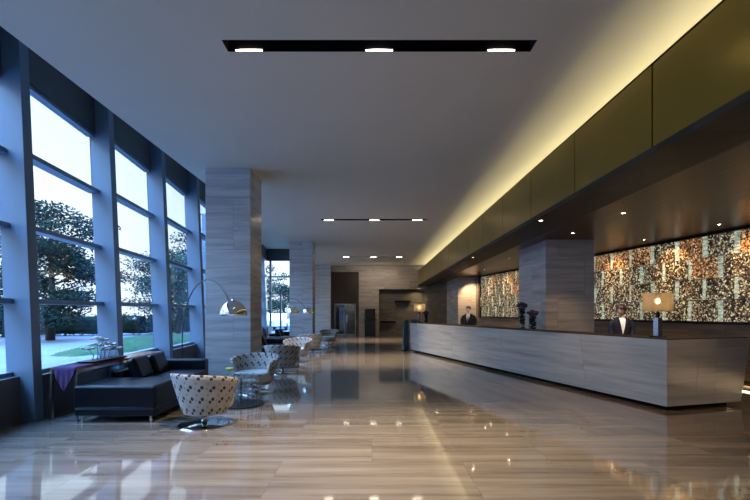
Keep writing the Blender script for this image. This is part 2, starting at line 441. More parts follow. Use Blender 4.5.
# square stone columns
def column(x0, x1, y0, y1, top, label):
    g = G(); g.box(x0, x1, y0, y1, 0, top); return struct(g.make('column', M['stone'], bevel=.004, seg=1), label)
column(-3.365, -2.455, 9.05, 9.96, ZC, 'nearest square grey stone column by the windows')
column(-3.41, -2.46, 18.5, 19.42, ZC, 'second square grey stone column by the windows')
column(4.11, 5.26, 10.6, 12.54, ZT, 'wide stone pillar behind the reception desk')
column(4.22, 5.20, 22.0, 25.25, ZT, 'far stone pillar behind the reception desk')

# back wall behind the camera
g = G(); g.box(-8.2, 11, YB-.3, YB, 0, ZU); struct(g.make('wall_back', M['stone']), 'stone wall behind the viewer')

# ---------------- facade
LEAN = .043
XG, XR = -4.95, -4.60
ROWS = [.66, 1.65, 2.68, 3.70, 4.73]
def fx(x, z): return x - LEAN*z
fins = [6.12-2.07*k for k in range(6, 0, -1)] + [6.12+2.07*k for k in range(6)]     # front faces
FT = .17
CT = .20
YS = 17.9          # where the facade steps outwards
def lean_box(g, x0, x1, y0, y1, z0, z1, c=0):
    g.hexa([(fx(x0, z0)+c, y0, z0), (fx(x1, z0)+c, y0, z0), (fx(x1, z0), y1, z0), (fx(x0, z0), y1, z0)],
           [(fx(x0, z1)+c, y0, z1), (fx(x1, z1)+c, y0, z1), (fx(x1, z1), y1, z1), (fx(x0, z1), y1, z1)])
def fin(xg, xr, y):
    g = G(); lean_box(g, xg-.02, xr, y, y+FT, 0, ZU)
    return struct(g.make('pillar', M['blue_metal'], bevel=.006, seg=1), 'blue grey metal facade fin')
wn = 0
def bay(xg, xr, y0, y1):
    global wn; wn += 1
    fr = G()
    for z in ROWS[1:4]: lean_box(fr, xg-.06, xg+.12, y0, y1, z-.035, z+.035, CT)
    lean_box(fr, xg-.06, xg+.07, y0, y1, ROWS[0]-.04, ROWS[0]+.02, CT); lean_box(fr, xg-.06, xg+.07, y0, y1, ROWS[4]-.03, ROWS[4]+.03, CT)
    o = struct(fr.make(f'window_{wn}', M['blue_metal']), 'tall window bay with three horizontal transoms')
    gl = G()
    for i in range(4):
        z0, z1 = ROWS[i]+.02, ROWS[i+1]-.03
        lean_box(gl, xg-.012, xg, y0, y1, z0, z1, CT)
    gl.make('glass', M['glass'], o)
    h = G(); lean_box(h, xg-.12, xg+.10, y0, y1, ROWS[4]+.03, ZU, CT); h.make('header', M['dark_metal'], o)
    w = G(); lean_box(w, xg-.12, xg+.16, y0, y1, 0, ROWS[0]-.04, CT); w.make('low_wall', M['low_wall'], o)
for k, y in enumerate(fins):
    fin(XG, XR, y)
    nxt = fins[k+1] if k+1 < len(fins) else YS
    bay(XG, XR, y+FT, nxt)
XG2, XR2 = -6.45, -6.12
g = G(); g.box(-6.8, -4.55, YS, YS+.25, 0, ZU); struct(g.make('wall_left', M['blue_metal']), 'return wall where the glazing steps outwards')
y = YS+.25
f2 = [19.9+2.07*k for k in range(4)]
bay(XG2, XR2, y, f2[0])
for k, y in enumerate(f2):
    fin(XG2, XR2, y); bay(XG2, XR2, y+FT, f2[k+1] if k+1 < len(f2) else YE)
# end window looking straight at the viewer
wn += 1
g = G()
for z in ROWS[2:4]: g.box(-6.6, -5.0, YE, YE+.15, z-.04, z+.04)
g.box(-6.6, -5.0, YE, YE+.15, 4.70, 4.76); g.box(-6.6, -5.0, YE, YE+.15, 0, .1)
g.box(-6.42, -6.3, YE, YE+.15, .1, 4.7); g.box(-5.1, -5.0, YE, YE+.15, .1, 4.7)
for x in (-5.72, ): g.box(x-.05, x+.05, YE, YE+.15, .1, ROWS[2])
o = struct(g.make(f'window_{wn}', M['dark_metal']), 'end window with two transoms facing the viewer')
g = G()
for z0, z1 in ((.1, ROWS[2]-.04), (ROWS[2]+.04, ROWS[3]-.04), (ROWS[3]+.04, 4.7)): g.box(-6.3, -5.1, YE+.06, YE+.075, z0, z1)
g.make('glass', M['glass'], o)
g = G(); g.box(-7.0, -5.0, YE, YE+.2, 4.76, ZU); g.make('header', M['dark_metal'], o)

# ------------------------------------------------------------------ reception desk (own axes: X along the front, Y to the back)
P0 = Vector((4.41, 6.70, 0)); ang = math.atan2(.962, -.274)
L = 10.85
desk = thing('reception_desk', 'long pale grey stone reception desk with recessed black plinth', 'reception desk', P0, ang)
# local: +x along the front away from the viewer, -y to the staff side
def dpt(x, y, z):   # world point of a desk-local point
    return Matrix.Rotation(ang, 3, 'Z') @ Vector((x, y, z)) + P0
H = 1.082
g = G()   # front counter, front face leaning back toward the foot
g.hexa([(.04, -.05, .07), (L, -.05, .07), (L, -.62, .07), (.04, -.62, .07)], [(0, 0, H), (L, 0, H), (L, -.62, H), (0, -.62, H)])
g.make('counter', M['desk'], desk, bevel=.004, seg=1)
g = G()   # end return
g.hexa([(.04, -.62, .07), (.7, -.62, .07), (.7, -1.57, .07), (.04, -1.57, .07)], [(0, -.62, H), (.7, -.62, H), (.7, -1.71, H), (0, -1.71, H)])
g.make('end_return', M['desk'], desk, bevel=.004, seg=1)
g = G(); g.box(.015, L-.01, -.605, -.015, H, H+.014); g.box(.015, .685, -1.695, -.605, H, H+.014); g.make('counter_top', M['beam'], desk)
g = G(); g.box(.16, L-.1, -.55, -.15, 0, .07); g.box(.16, .6, -1.42, -.55, 0, .07); g.make('plinth', M['matte_black'], desk)
g = G(); g.box(.7, L-.2, -.84, -.62, .72, .75); g.make('work_shelf', M['redwood'], desk)

def desk_lamp(x, y, label):
    p = dpt(x, y, H+.014)
    t_ = thing('desk_lamp', label, 'lamp', p, ang, 'drum shade lamps on the desk')
    g = G(); g.box(-.10, .10, -.07, .07, 0, .018); g.make('base', M['black'], t_, bevel=.004)
    g = G(); g.box(-.045, .045, -.045, .045, .018, .31); g.make('body', M['steel'], t_, bevel=.006)
    g = G(); g.lathe([(.022, .31), (.03, .33), (.03, .38), (.018, .42), (.012, .46)], 16); g.make('neck', M['black'], t_, smooth=True)
    g = G(); g.lathe([(.213, .415), (.215, .42), (.215, .70), (.213, .705)], 48, closed=False); ls = g.make('lamp_shade', M['shade'], t_, smooth=True, solid=.003)
    g = G(); g.ball((0, 0, .58), .035, (1, 1, 1.2)); g.make('bulb', M['bulb'], ls, smooth=True)
    w = dpt(x, y, H+.014+.58); lamp('POINT', 'desk_lamp_light', (w.x, w.y, w.z), 1.2, (1, .74, .42), .05)
    return t_
desk_lamp(.42, -.30, 'drum shade lamp with steel post on the near desk end')
desk_lamp(L-.42, -.24, 'small glowing drum shade lamp at the far desk end')

# vases on the desk
def vase(x, y, h, r, label, seed, bloom):
    p = dpt(x, y, H+.014); t_ = thing('glass_vase', label, 'vase', p, 0, 'glass vases on the desk')
    g = G(); g.lathe([(r, 0), (r, h), (r-.006, h), (r-.006, .012), (0, .012)], 28, closed=False); g.make('glass', M['clear'], t_, smooth=True)
    rr = random.Random(seed); g = G()
    for i in range(60):
        a = rr.random()*2*PI; q = rr.random()**.5*(r-.025); z = .03+rr.random()*h*.8
        g.ball((q*math.cos(a), q*math.sin(a), z), .022+.012*rr.random(), (1, 1, .6), 6, 4)
    g.make('foliage', M['dark_leafy'], t_, smooth=True)
    g = G()
    for i in range(46):
        a = rr.random()*2*PI; el = rr.random()*PI/2; q = bloom*(.7+.3*rr.random())
        c = (q*math.cos(a)*math.cos(el), q*math.sin(a)*math.cos(el), h+.02+q*.75*math.sin(el))
        g.ball(c, .028+.014*rr.random(), (1, 1, .7), 7, 5)
        g.tube([(0, 0, h*.6), c], .003, 4)
    g.make('flowers', M['purple_petal'], t_, smooth=True)
vase(3.95, -.22, .50, .075, 'taller glass vase of purple flowers beside the pillar', 3, .13)
vase(3.58, -.24, .33, .085, 'shorter glass vase of purple flowers beside the pillar', 5, .12)
vase(9.95, -.30, .34, .06, 'slim vase with dark foliage near the far desk lamp', 8, .10)
p = dpt(L-.13, -.14, H+.014); t_ = thing('flower_bowl', 'small dark blue bowl of purple flowers on the far desk corner', 'flower bowl', p)
g = G(); g.lathe([(.05, 0), (.10, .06), (.11, .10), (.10, .10), (.08, .06), (0, .03)], 24, closed=False); g.make('bowl', M['blue_panel'], t_, smooth=True)
g = G(); rr = random.Random(2)
for i in range(26): g.ball((.09*rr.uniform(-1, 1), .09*rr.uniform(-1, 1), .10+.04*rr.random()), .028, (1, 1, .7), 7, 5)
g.make('flowers', M['purple_petal'], t_, smooth=True)

# blue stand by the far end of the desk
p = dpt(L+.28, .05, 0); t_ = thing('sign_stand', 'narrow dark blue upright stand at the far end of desk', 'stand', p, ang)
g = G(); g.box(-.14, .14, -.12, .12, 0, .03); g.make('base', M['black'], t_)
g = G(); g.hexa([(-.06, -.11, .03), (.06, -.11, .03), (.06, .11, .03), (-.06, .11, .03)], [(-.05, -.08, 1.18), (.05, -.08, 1.18), (.05, .08, 1.18), (-.05, .08, 1.18)])
g.make('panel', M['blue_panel'], t_, bevel=.005)
g = G(); g.box(-.06, .06, -.09, .09, 1.18, 1.2); g.make('cap', M['steel'], t_)

# ------------------------------------------------------------------ backlit artworks on the reception wall
def artwork(y0, y1, label, seed):
    rr = random.Random(seed)
    th = math.atan2(y1-y0, XW(y1)-XW(y0)); Ln = math.hypot(y1-y0, XW(y1)-XW(y0))
    t_ = thing('wall_artwork', label, 'artwork', (XW(y0), y0, 1.29), th)
    # local x along the wall, local +y towards the room (left of the direction of travel)
    Hh = 1.87; rows = 4; rh = Hh/rows; pitch = .72; sw = .13
    g = G(); g.box(0, Ln, .0, .05, -.05, 0); g.box(0, Ln, 0, .05, Hh, Hh+.05); g.box(-.22, 0, 0, .09, -.05, Hh+.05); g.box(Ln, Ln+.22, 0, .09, -.05, Hh+.05)
    g.box(0, Ln, -.0, .012, 0, Hh); g.make('frame', M['black'], t_)
    for r_ in range(rows):
        z0, z1 = r_*rh+.008, (r_+1)*rh-.008
        x = -(.0 if r_ % 2 == 0 else pitch*.5)
        while x < Ln-.03:
            a, b = max(x, .01), min(x+pitch-sw-.012, Ln-.01)
            if b-a > .05:
                d = .045+rr.random()*.05
                # several relief blocks make up one panel
                g = G(); nx = max(1, round((b-a)/.15))
                for i in range(nx):
                    for j in range(3):
                        e = d+rr.uniform(-.012, .012)
                        g.box(a+(b-a)*i/nx, a+(b-a)*(i+1)/nx, .014, e, z0+(z1-z0)*j/3, z0+(z1-z0)*(j+1)/3)
                warm = (r_ == 3 and rr.random() < .6) or (r_ == 2 and rr.random() < .25)  # upper panels get the painted downlight glow
                g.make('mosaic_panel', M['mosaic_downlit' if warm else 'mosaic'], t_)
            a2, b2 = max(x+pitch-sw, .01), min(x+pitch-.012, Ln-.01)
            if b2-a2 > .04 and x+pitch-sw > 0:
                g = G(); g.box(a2, b2, .014, .04, z0, z1); g.make('light_strip', M['strip'], t_)
            x += pitch
    return t_
artwork(6.7, 14.2, 'long backlit chip mosaic right of the wide pillar', 1)
artwork(15.6, 21.3, 'backlit chip mosaic between the two stone pillars', 2)

# downlights in the timber ceiling and beam
def downlight(x, y, z, label, power, aim, spot=R(60)):
    t_ = thing('downlight', label, 'downlight', (x, y, z), 0, 'small round downlights over the reception')
    g = G(); g.lathe([(.035, -.012), (.05, -.012), (.055, -.002), (.055, 0), (.035, 0)], 20, closed=False); g.make('trim_ring', M['steel'], t_, smooth=True)
    g = G(); g.lathe([(.034, -.006), (.034, -.001)], 20); g.make('lens', M['small_glow'], t_)
    if power: lamp('SPOT', 'downlight_spot', (x, y, z-.03), power, (1, .62, .30), .03, aim=aim, spot=spot, blend=.7)
k = 0
ords = ['first', 'second', 'third', 'fourth', 'fifth', 'sixth', 'seventh', 'eighth', 'ninth', 'tenth', 'eleventh', 'twelfth']
for y in (6.9, 8.75, 10.6, 12.45, 15.9, 17.3, 18.7, 20.3):
    x = XW(y)-.75
    where = 'right of the wide pillar' if y < 14 else 'left of the wide pillar'
    kk = k if y < 14 else k-4
    downlight(x, y, ZT, f'downlight washing the mosaic {where}, {ords[kk]} from the {"viewer" if y < 14 else "wide pillar"}', 30, (XW(y)-.0, y, 2.4), R(75)); k += 1
for i, (x, y) in enumerate([(4.9, 5.6), (4.35, 7.75), (4.35, 9.7), (4.35, 14.2), (4.6, 18.2), (4.7, 21.2)]):
    downlight(x, y, ZT, f'downlight in timber ceiling over the staff side, {ords[i]} from the viewer', (30, 30, 30, 40, 70, 95)[i], (x, y, 0) if i < 5 else (4.95, 22.0, 1.9), R(80))
for i, y in enumerate([7.9, 13.2, 20.5]):
    downlight(2.98, y, 3.12, f'downlight under the dark beam along the desk, {ords[i]} from the viewer', 30, (2.98, y, 0), R(80))

# ------------------------------------------------------------------ end of the room
t_ = thing('information_kiosk', 'tall black kiosk cabinet standing at the end wall', 'kiosk', (-.125, YE-.2, 0))
g = G(); g.box(-.32, .32, -.16, .16, 0, 1.68); g.make('cabinet', M['kiosk'], t_, bevel=.01)
g = G(); g.box(-.26, .26, -.172, -.16, .95, 1.6); g.make('screen', M['black'], t_, bevel=.003)
for i, (x0, x1, z) in enumerate(((1.45, 2.45, 2.12), (.52, 1.5, .82))):
    g = G(); g.box(x0, x1, YE+.2, YE+.55, z, z+.10)
    tag(g.make('wall_shelf', M['matte_black'], bevel=.004, seg=1), ('upper' if i == 0 else 'lower') + ' black floating shelf in the dark stone niche', 'shelf', 'black shelves in the niche')
lamp('SPOT', 'face_fill_spot', (4.35, 7.75, ZT-.05), 120, (1, .86, .72), .05, aim=(4.9, 8.8, 1.45), spot=R(30), blend=.6)  # added fill spots, brightening the two faces from the downlight positions
lamp('SPOT', 'face_fill_spot', (2.98, 13.2, 3.08), 45, (1, .86, .72), .05, aim=(3.20, 14.85, 1.5), spot=R(22), blend=.6)
lamp('SPOT', 'niche_spot', (3.0, YE-.5, 3.1), 60, (1, .78, .45), .05, aim=(2.7, YE+.55, 1.6), spot=R(85), blend=.8)
lamp('AREA', 'end_wash', (0.5, 25.8, ZC-.35), 16, (1, .82, .6), 2.5, .2, aim=(.5, 27.9, 1.2))

# ------------------------------------------------------------------ furniture
def tub_chair():
    t_ = thing('tub_chair', 'x', 'chair')
    # seat opening faces local +y; shell wraps the back
    N, K = 36, 10; A = R(128)
    def prof(th, s, out):
        # s 0 bottom..1 top ; th 0 = back centre
        e = abs(th)/A
        top = .70 - .13*e**2.2
        z = .17 + (top-.17)*s
        rb, rt = .27, .43
        r_ = rb + (rt-rb)*(s**.85)
        sx = 1.06; sy = .92
        r_ -= 0 if out else .055
        return (r_*sx*math.sin(th), -r_*sy*math.cos(th)+.02, z)
    g = G(); rows, uvs = [], []
    for i in range(K+1):
        s = i/K; rows.append([prof(-A+2*A*j/N, s, True) for j in range(N+1)]); uvs.append([(( -A+2*A*j/N)*.42, s*.52) for j in range(N+1)])
    # rounded rim
    tp = rows[-1]
    for dz, m in ((.012, .25), (.016, .5), (.012, .75)):
        rows.append([tuple(Vector(prof(-A+2*A*j/N, 1, True)).lerp(Vector(prof(-A+2*A*j/N, 1, False)), m)+Vector((0, 0, dz))) for j in range(N+1)])
        uvs.append([((-A+2*A*j/N)*.42, .52+.03*m) for j in range(N+1)])
    for i in range(K, -1, -1):
        s = i/K; rows.append([prof(-A+2*A*j/N, s, False) for j in range(N+1)]); uvs.append([((-A+2*A*j/N)*.42+.03, s*.52+.03) for j in range(N+1)])
    g.grid(rows, uvs)
    n = len(rows)
    # end caps of the arms
    g.b.verts.ensure_lookup_table()
    W = N+1
    for j in (0, N):
        ring = [g.b.verts[i*W+j] for i in range(n)]
        try: g.b.faces.new(ring)
        except ValueError: pass
    g.make('shell', M['pattern'], t_, smooth=True)
    g = G(); n = 28
    lo = [(.245*math.cos(2*PI*i/n), .235*math.sin(2*PI*i/n)+.03, .165) for i in range(n)]; hi = [(p[0]*1.02, p[1]*1.02, .22) for p in lo]
    g.hexa(lo, hi); g.make('underframe', M['pattern'], t_, bevel=.01)
    g = G(); lo = [(.30*math.cos(2*PI*i/n)*(1.0 if math.sin(2*PI*i/n) < 0 else 1.05), .29*math.sin(2*PI*i/n)+.07+.03*(math.sin(2*PI*i/n) > 0), .22) for i in range(n)]
    hi = [(p[0]*1.1, p[1]*1.08, .41) for p in lo]
    g.hexa(lo, hi); g.make('seat_cushion', M['cream'], t_, bevel=.045, seg=4)
    g = G(); g.lathe([(.04, .02), (.035, .165)], 20); g.make('pedestal', M['steel'], t_, smooth=True)
    g = G(); g.lathe([(.335, 0), (.335, .008), (.31, .016), (.06, .028), (0, .03)], 44); g.make('base_disc', M['chrome'], t_, smooth=True)
    return t_
chair0 = tub_chair()
GC = 'patterned swivel tub chairs in a row by the columns'
def put_chair(x, y, rz, label, first=[True]):
    if first[0]:
        chair0.location = (x, y, 0); chair0.rotation_euler = (0, 0, rz); chair0['label'] = label; chair0['group'] = GC; first[0] = False
    else: dup(chair0, (x, y, 0), rz, label, GC)
put_chair(-2.23, 5.95, R(-20), 'nearest patterned tub chair, its back to the viewer')
put_chair(-2.17, 8.35, R(176), 'patterned tub chair facing the viewer across the wire table')
put_chair(-2.20, 11.0, R(-8), 'patterned tub chair with back to viewer beyond the first column')
put_chair(-2.25, 13.6, R(165), 'patterned tub chair facing viewer across the second wire table')
put_chair(-2.25, 16.4, R(0), 'patterned tub chair with back to viewer before the second column')
put_chair(-1.95, 20.35, R(175), 'farthest patterned tub chair, facing the viewer')

def wire_table():
    t_ = thing('wire_side_table', 'x', 'table')
    g = G(); g.lathe([(.36, 0), (.36, .022), (0, .022)], 48); g.make('base', M['black'], t_)
    g = G()
    for i in range(26):
        a = 2*PI*i/26; g.tube([(.33*math.cos(a), .33*math.sin(a), .02), (.29*math.cos(a), .29*math.sin(a), .46)], .004, 5)
    for z in (.12, .2, .28, .36, .455):
        r_ = .33-.04*(z-.02)/.44; g.tube([(r_*math.cos(2*PI*i/40), r_*math.sin(2*PI*i/40), z) for i in range(41)], .004, 5)
    g.make('wire_frame', M['steel'], t_)
    g = G(); g.tube([(0, 0, .02), (0, 0, .46)], .012, 8); g.make('post', M['black'], t_)
    g = G(); g.lathe([(.33, .46), (.33, .472), (0, .472)], 48); g.make('glass_top', M['clear'], t_)
    return t_
tb = wire_table(); GT = 'round wire side tables between the tub chairs'
tb.location = (-2.12, 7.25, 0); tb['label'] = 'nearest round wire side table with black base disc'; tb['group'] = GT
dup(tb, (-2.35, 12.3, 0), 0, 'round wire side table beyond the first column', GT)
dup(tb, (-2.35, 17.8, 0), 0, 'farthest round wire side table before the second column', GT)
# lime flower in a small vase on the near table
t_ = thing('flower_vase', 'small vase with lime green flower on nearest wire table', 'vase', (-2.25, 7.08, .472))
g = G(); g.lathe([(.028, 0), (.032, .03), (.02, .07), (.016, .09)], 16); g.make('vase', M['clear'], t_, smooth=True)
g = G()
for i in range(9):
    a = 2*PI*i/8; r_ = .0 if i == 8 else .035; g.ball((r_*math.cos(a), r_*math.sin(a), .13), .03, (1, 1, .75), 8, 6)
g.tube([(0, 0, .01), (0, 0, .12)], .004, 6); g.make('flower', M['bud'], t_, smooth=True)

def arc_lamp():
    t_ = thing('arc_floor_lamp', 'x', 'floor lamp')
    g = G(); g.lathe([(.17, 0), (.17, .03), (.05, .045), (0, .045)], 36); g.make('base', M['black'], t_, smooth=False)
    pts = [(0, 0, .04), (0, 0, 1.0)]
    for i in range(1, 15):
        a = PI/2*i/14*1.72
        pts.append((.72*(1-math.cos(a)), -.62*(1-math.cos(a))*1.15, 1.0+1.05*math.sin(a)))
    g = G(); g.tube(pts, .010, 10); g.make('pole', M['dark_metal'], t_, smooth=True)
    e = Vector(pts[-1])
    pr = [(.21*math.cos(a), .235*math.sin(a)) for a in [PI/2*i/12 for i in range(13)]]
    g = G(); g.lathe([(r_, z) for r_, z in pr[:-1]]+[(0, .235)], 40, (e.x, e.y, 1.445), closed=False); ds = g.make('dome_shade', M['chrome'], t_, smooth=True, solid=.003)
    g = G(); g.tube([(e.x, e.y, 1.66), tuple(e)], .012, 8); g.lathe([(.03, 1.66), (.03, 1.70)], 16, (e.x, e.y, 0)); g.make('stem', M['chrome'], t_, smooth=True)
    g = G(); g.lathe([(.19, 0), (.19, .006), (0, .006)], 32, (e.x, e.y, 1.45)); g.make('diffuser', M['cream'], ds)
    return t_, e
al, e0 = arc_lamp(); GL = 'chrome arc floor lamps by the columns'
def put_lamp(px_, py_, rz, label, first=[True]):
    off = Matrix.Rotation(rz, 3, 'Z') @ Vector((e0.x, e0.y, 0))
    loc = (px_-off.x, py_-off.y, 0)
    if first[0]: al.location = loc; al.rotation_euler = (0, 0, rz); al['label'] = label; al['group'] = GL; first[0] = False
    else: dup(al, loc, rz, label, GL)
put_lamp(-2.15, 6.95, 0, 'nearest chrome dome arc floor lamp, hanging before the first column')
put_lamp(-2.62, 14.8, R(10), 'chrome dome arc floor lamp seen before the second column')
put_lamp(-2.50, 17.4, R(10), 'farthest chrome dome arc floor lamp right of the second column')

def sofa(label, with_chaise=True):
    t_ = thing('leather_sofa', label, 'sofa')
    # local origin: near left corner on the floor; x to the right, y away
    g = G(); g.box(.01, 1.10, .01, .85, .09, .20); g.box(.05, 1.06, .85, 2.2, .09, .30); g.make('frame', M['leather'], t_, bevel=.02)
    g = G(); g.box(0, 1.11, 0, .84, .19, .505); g.make('chaise_cushion', M['leather'], t_, bevel=.04, seg=4)
    for i in range(2):
        g = G(); g.box(.24, 1.09, .86+.6*i, 1.45+.6*i, .305, .47); g.make('seat_cushion', M['leather'], t_, bevel=.04, seg=4)
    g = G(); g.box(0, .2, .86, 2.28, .09, .60); g.make('backrest', M['leather'], t_, bevel=.035, seg=3)
    g = G(); g.box(.0, 1.0, 2.08, 2.3, .09, .64); g.make('armrest', M['leather'], t_, bevel=.035, seg=3)
    for i in range(2):
        g = G(); g.box(-.08, .08, -.28, .28, -.19, .19)
        c = g.make('back_cushion', M['leather'], t_, bevel=.06, seg=4); c.location = (.33, 1.14+.58*i, .60); c.rotation_euler = (0, R(-22), R(6))
    for (x, y) in ((.09, .07), (1.02, .07), (.09, 2.2), (.98, 2.2)):
        g = G(); g.tube([(x, y, 0), (x, y, .1)], .016, 10); g.make('leg', M['chrome'], t_)
    return t_
s0 = sofa('nearest black leather sofa with chaise beside the long console'); s0.location = (-4.03, 6.03, 0); s0['group'] = 'black leather sofas along the windows'
dup(s0, (-3.80, 12.5, 0), 0, 'second black leather sofa seen beyond the first column', 'black leather sofas along the windows')
dup(s0, (-4.25, 17.6, 0), 0, 'farthest black leather sofa seen beside the second column', 'black leather sofas along the windows')

# console behind the sofa
t_ = thing('console_table', 'long red topped console on thin steel frame behind the sofa', 'table', (-4.42, 6.15, 0))
CW, CL, CH = .37, 2.6, .735
g = G(); g.box(0, CW, 0, CL, CH-.03, CH); g.make('table_top', M['redwood'], t_, bevel=.003, seg=1)
for y in (.0, CL-.035):
    g = G(); g.box(0, .03, y, y+.03, .0, CH-.03); g.box(CW-.03, CW, y, y+.03, 0, CH-.03); g.box(.03, CW-.03, y, y+.03, 0, .025)
    g.make('leg_frame', M['steel'], t_)
g = G(); g.box(.01, .03, .03, CL-.035, 0.002, .022); g.box(CW-.03, CW-.01, .03, CL-.035, .002, .022); g.box(.01, CW-.01, .03, CL-.035, CH-.09, CH-.075); g.make('rail', M['steel'], t_)
# purple cloth hanging over the near end
g = G(); rows = []
W_ = .30
for i in range(22):
    s = i/21; row = []
    for j in range(25):
        u = j/24; x = -4.40+.035+W_*u
        hang = .30*(1-abs(u-.5)*2)**.8+.03
        fold = .008*math.sin(u*26)
        if s < .6: row.append((x, 6.15+.55*(1-s/.6)-.012*(s/.6), CH+.004+.002*math.sin(u*20)))
        else:
            q = (s-.6)/.4; row.append((x*(1-q*.0)+0, 6.15-.014+fold*q-.01*q, CH+.002-hang*q))
    rows.append(row)
g.grid(rows); tag(g.make('table_runner', M['purple'], None, smooth=True, solid=.004), 'purple cloth hanging over the near end of the console', 'cloth')

# bonsai tray
t_ = thing('bonsai_tray', 'pale cloud pruned bonsai on a black tray on console', 'plant', (-4.22, 7.05, CH))
g = G(); g.hexa([(-.10, -.42, 0), (.10, -.42, 0), (.10, .42, 0), (-.10, .42, 0)], [(-.13, -.47, .035), (.13, -.47, .035), (.13, .47, .035), (-.13, .47, .035)]); g.make('tray', M['black'], t_, bevel=.004)
rr = random.Random(11)
for i, (x, y, z) in enumerate([(-.05, -.30, .20), (.0, -.18, .25), (.05, -.06, .17), (-.04, .02, .31), (.04, .12, .24), (-.02, .22, .19), (.05, .30, .15), (-.06, -.08, .34)]):
    g = G(); bx_, by_ = x*.5+rr.uniform(-.02, .02), y*.8
    g.tube([(bx_, by_, .03), (bx_+.01, by_+.01, z*.5), (x, y, z)], [.007, .006, .004], 6); st = g.make('stem', M['stem'], t_, smooth=True)
    g = G()
    for q in range(14):
        a = rr.random()*2*PI; r_ = rr.random()*.07
        g.ball((x+r_*math.cos(a)*1.15, y+r_*math.sin(a)*1.15, z+.01+rr.random()*.02), .034, (1, 1, .55), 7, 5)
    g.make('leaf_pad', M['cloudleaf'], st, smooth=True)

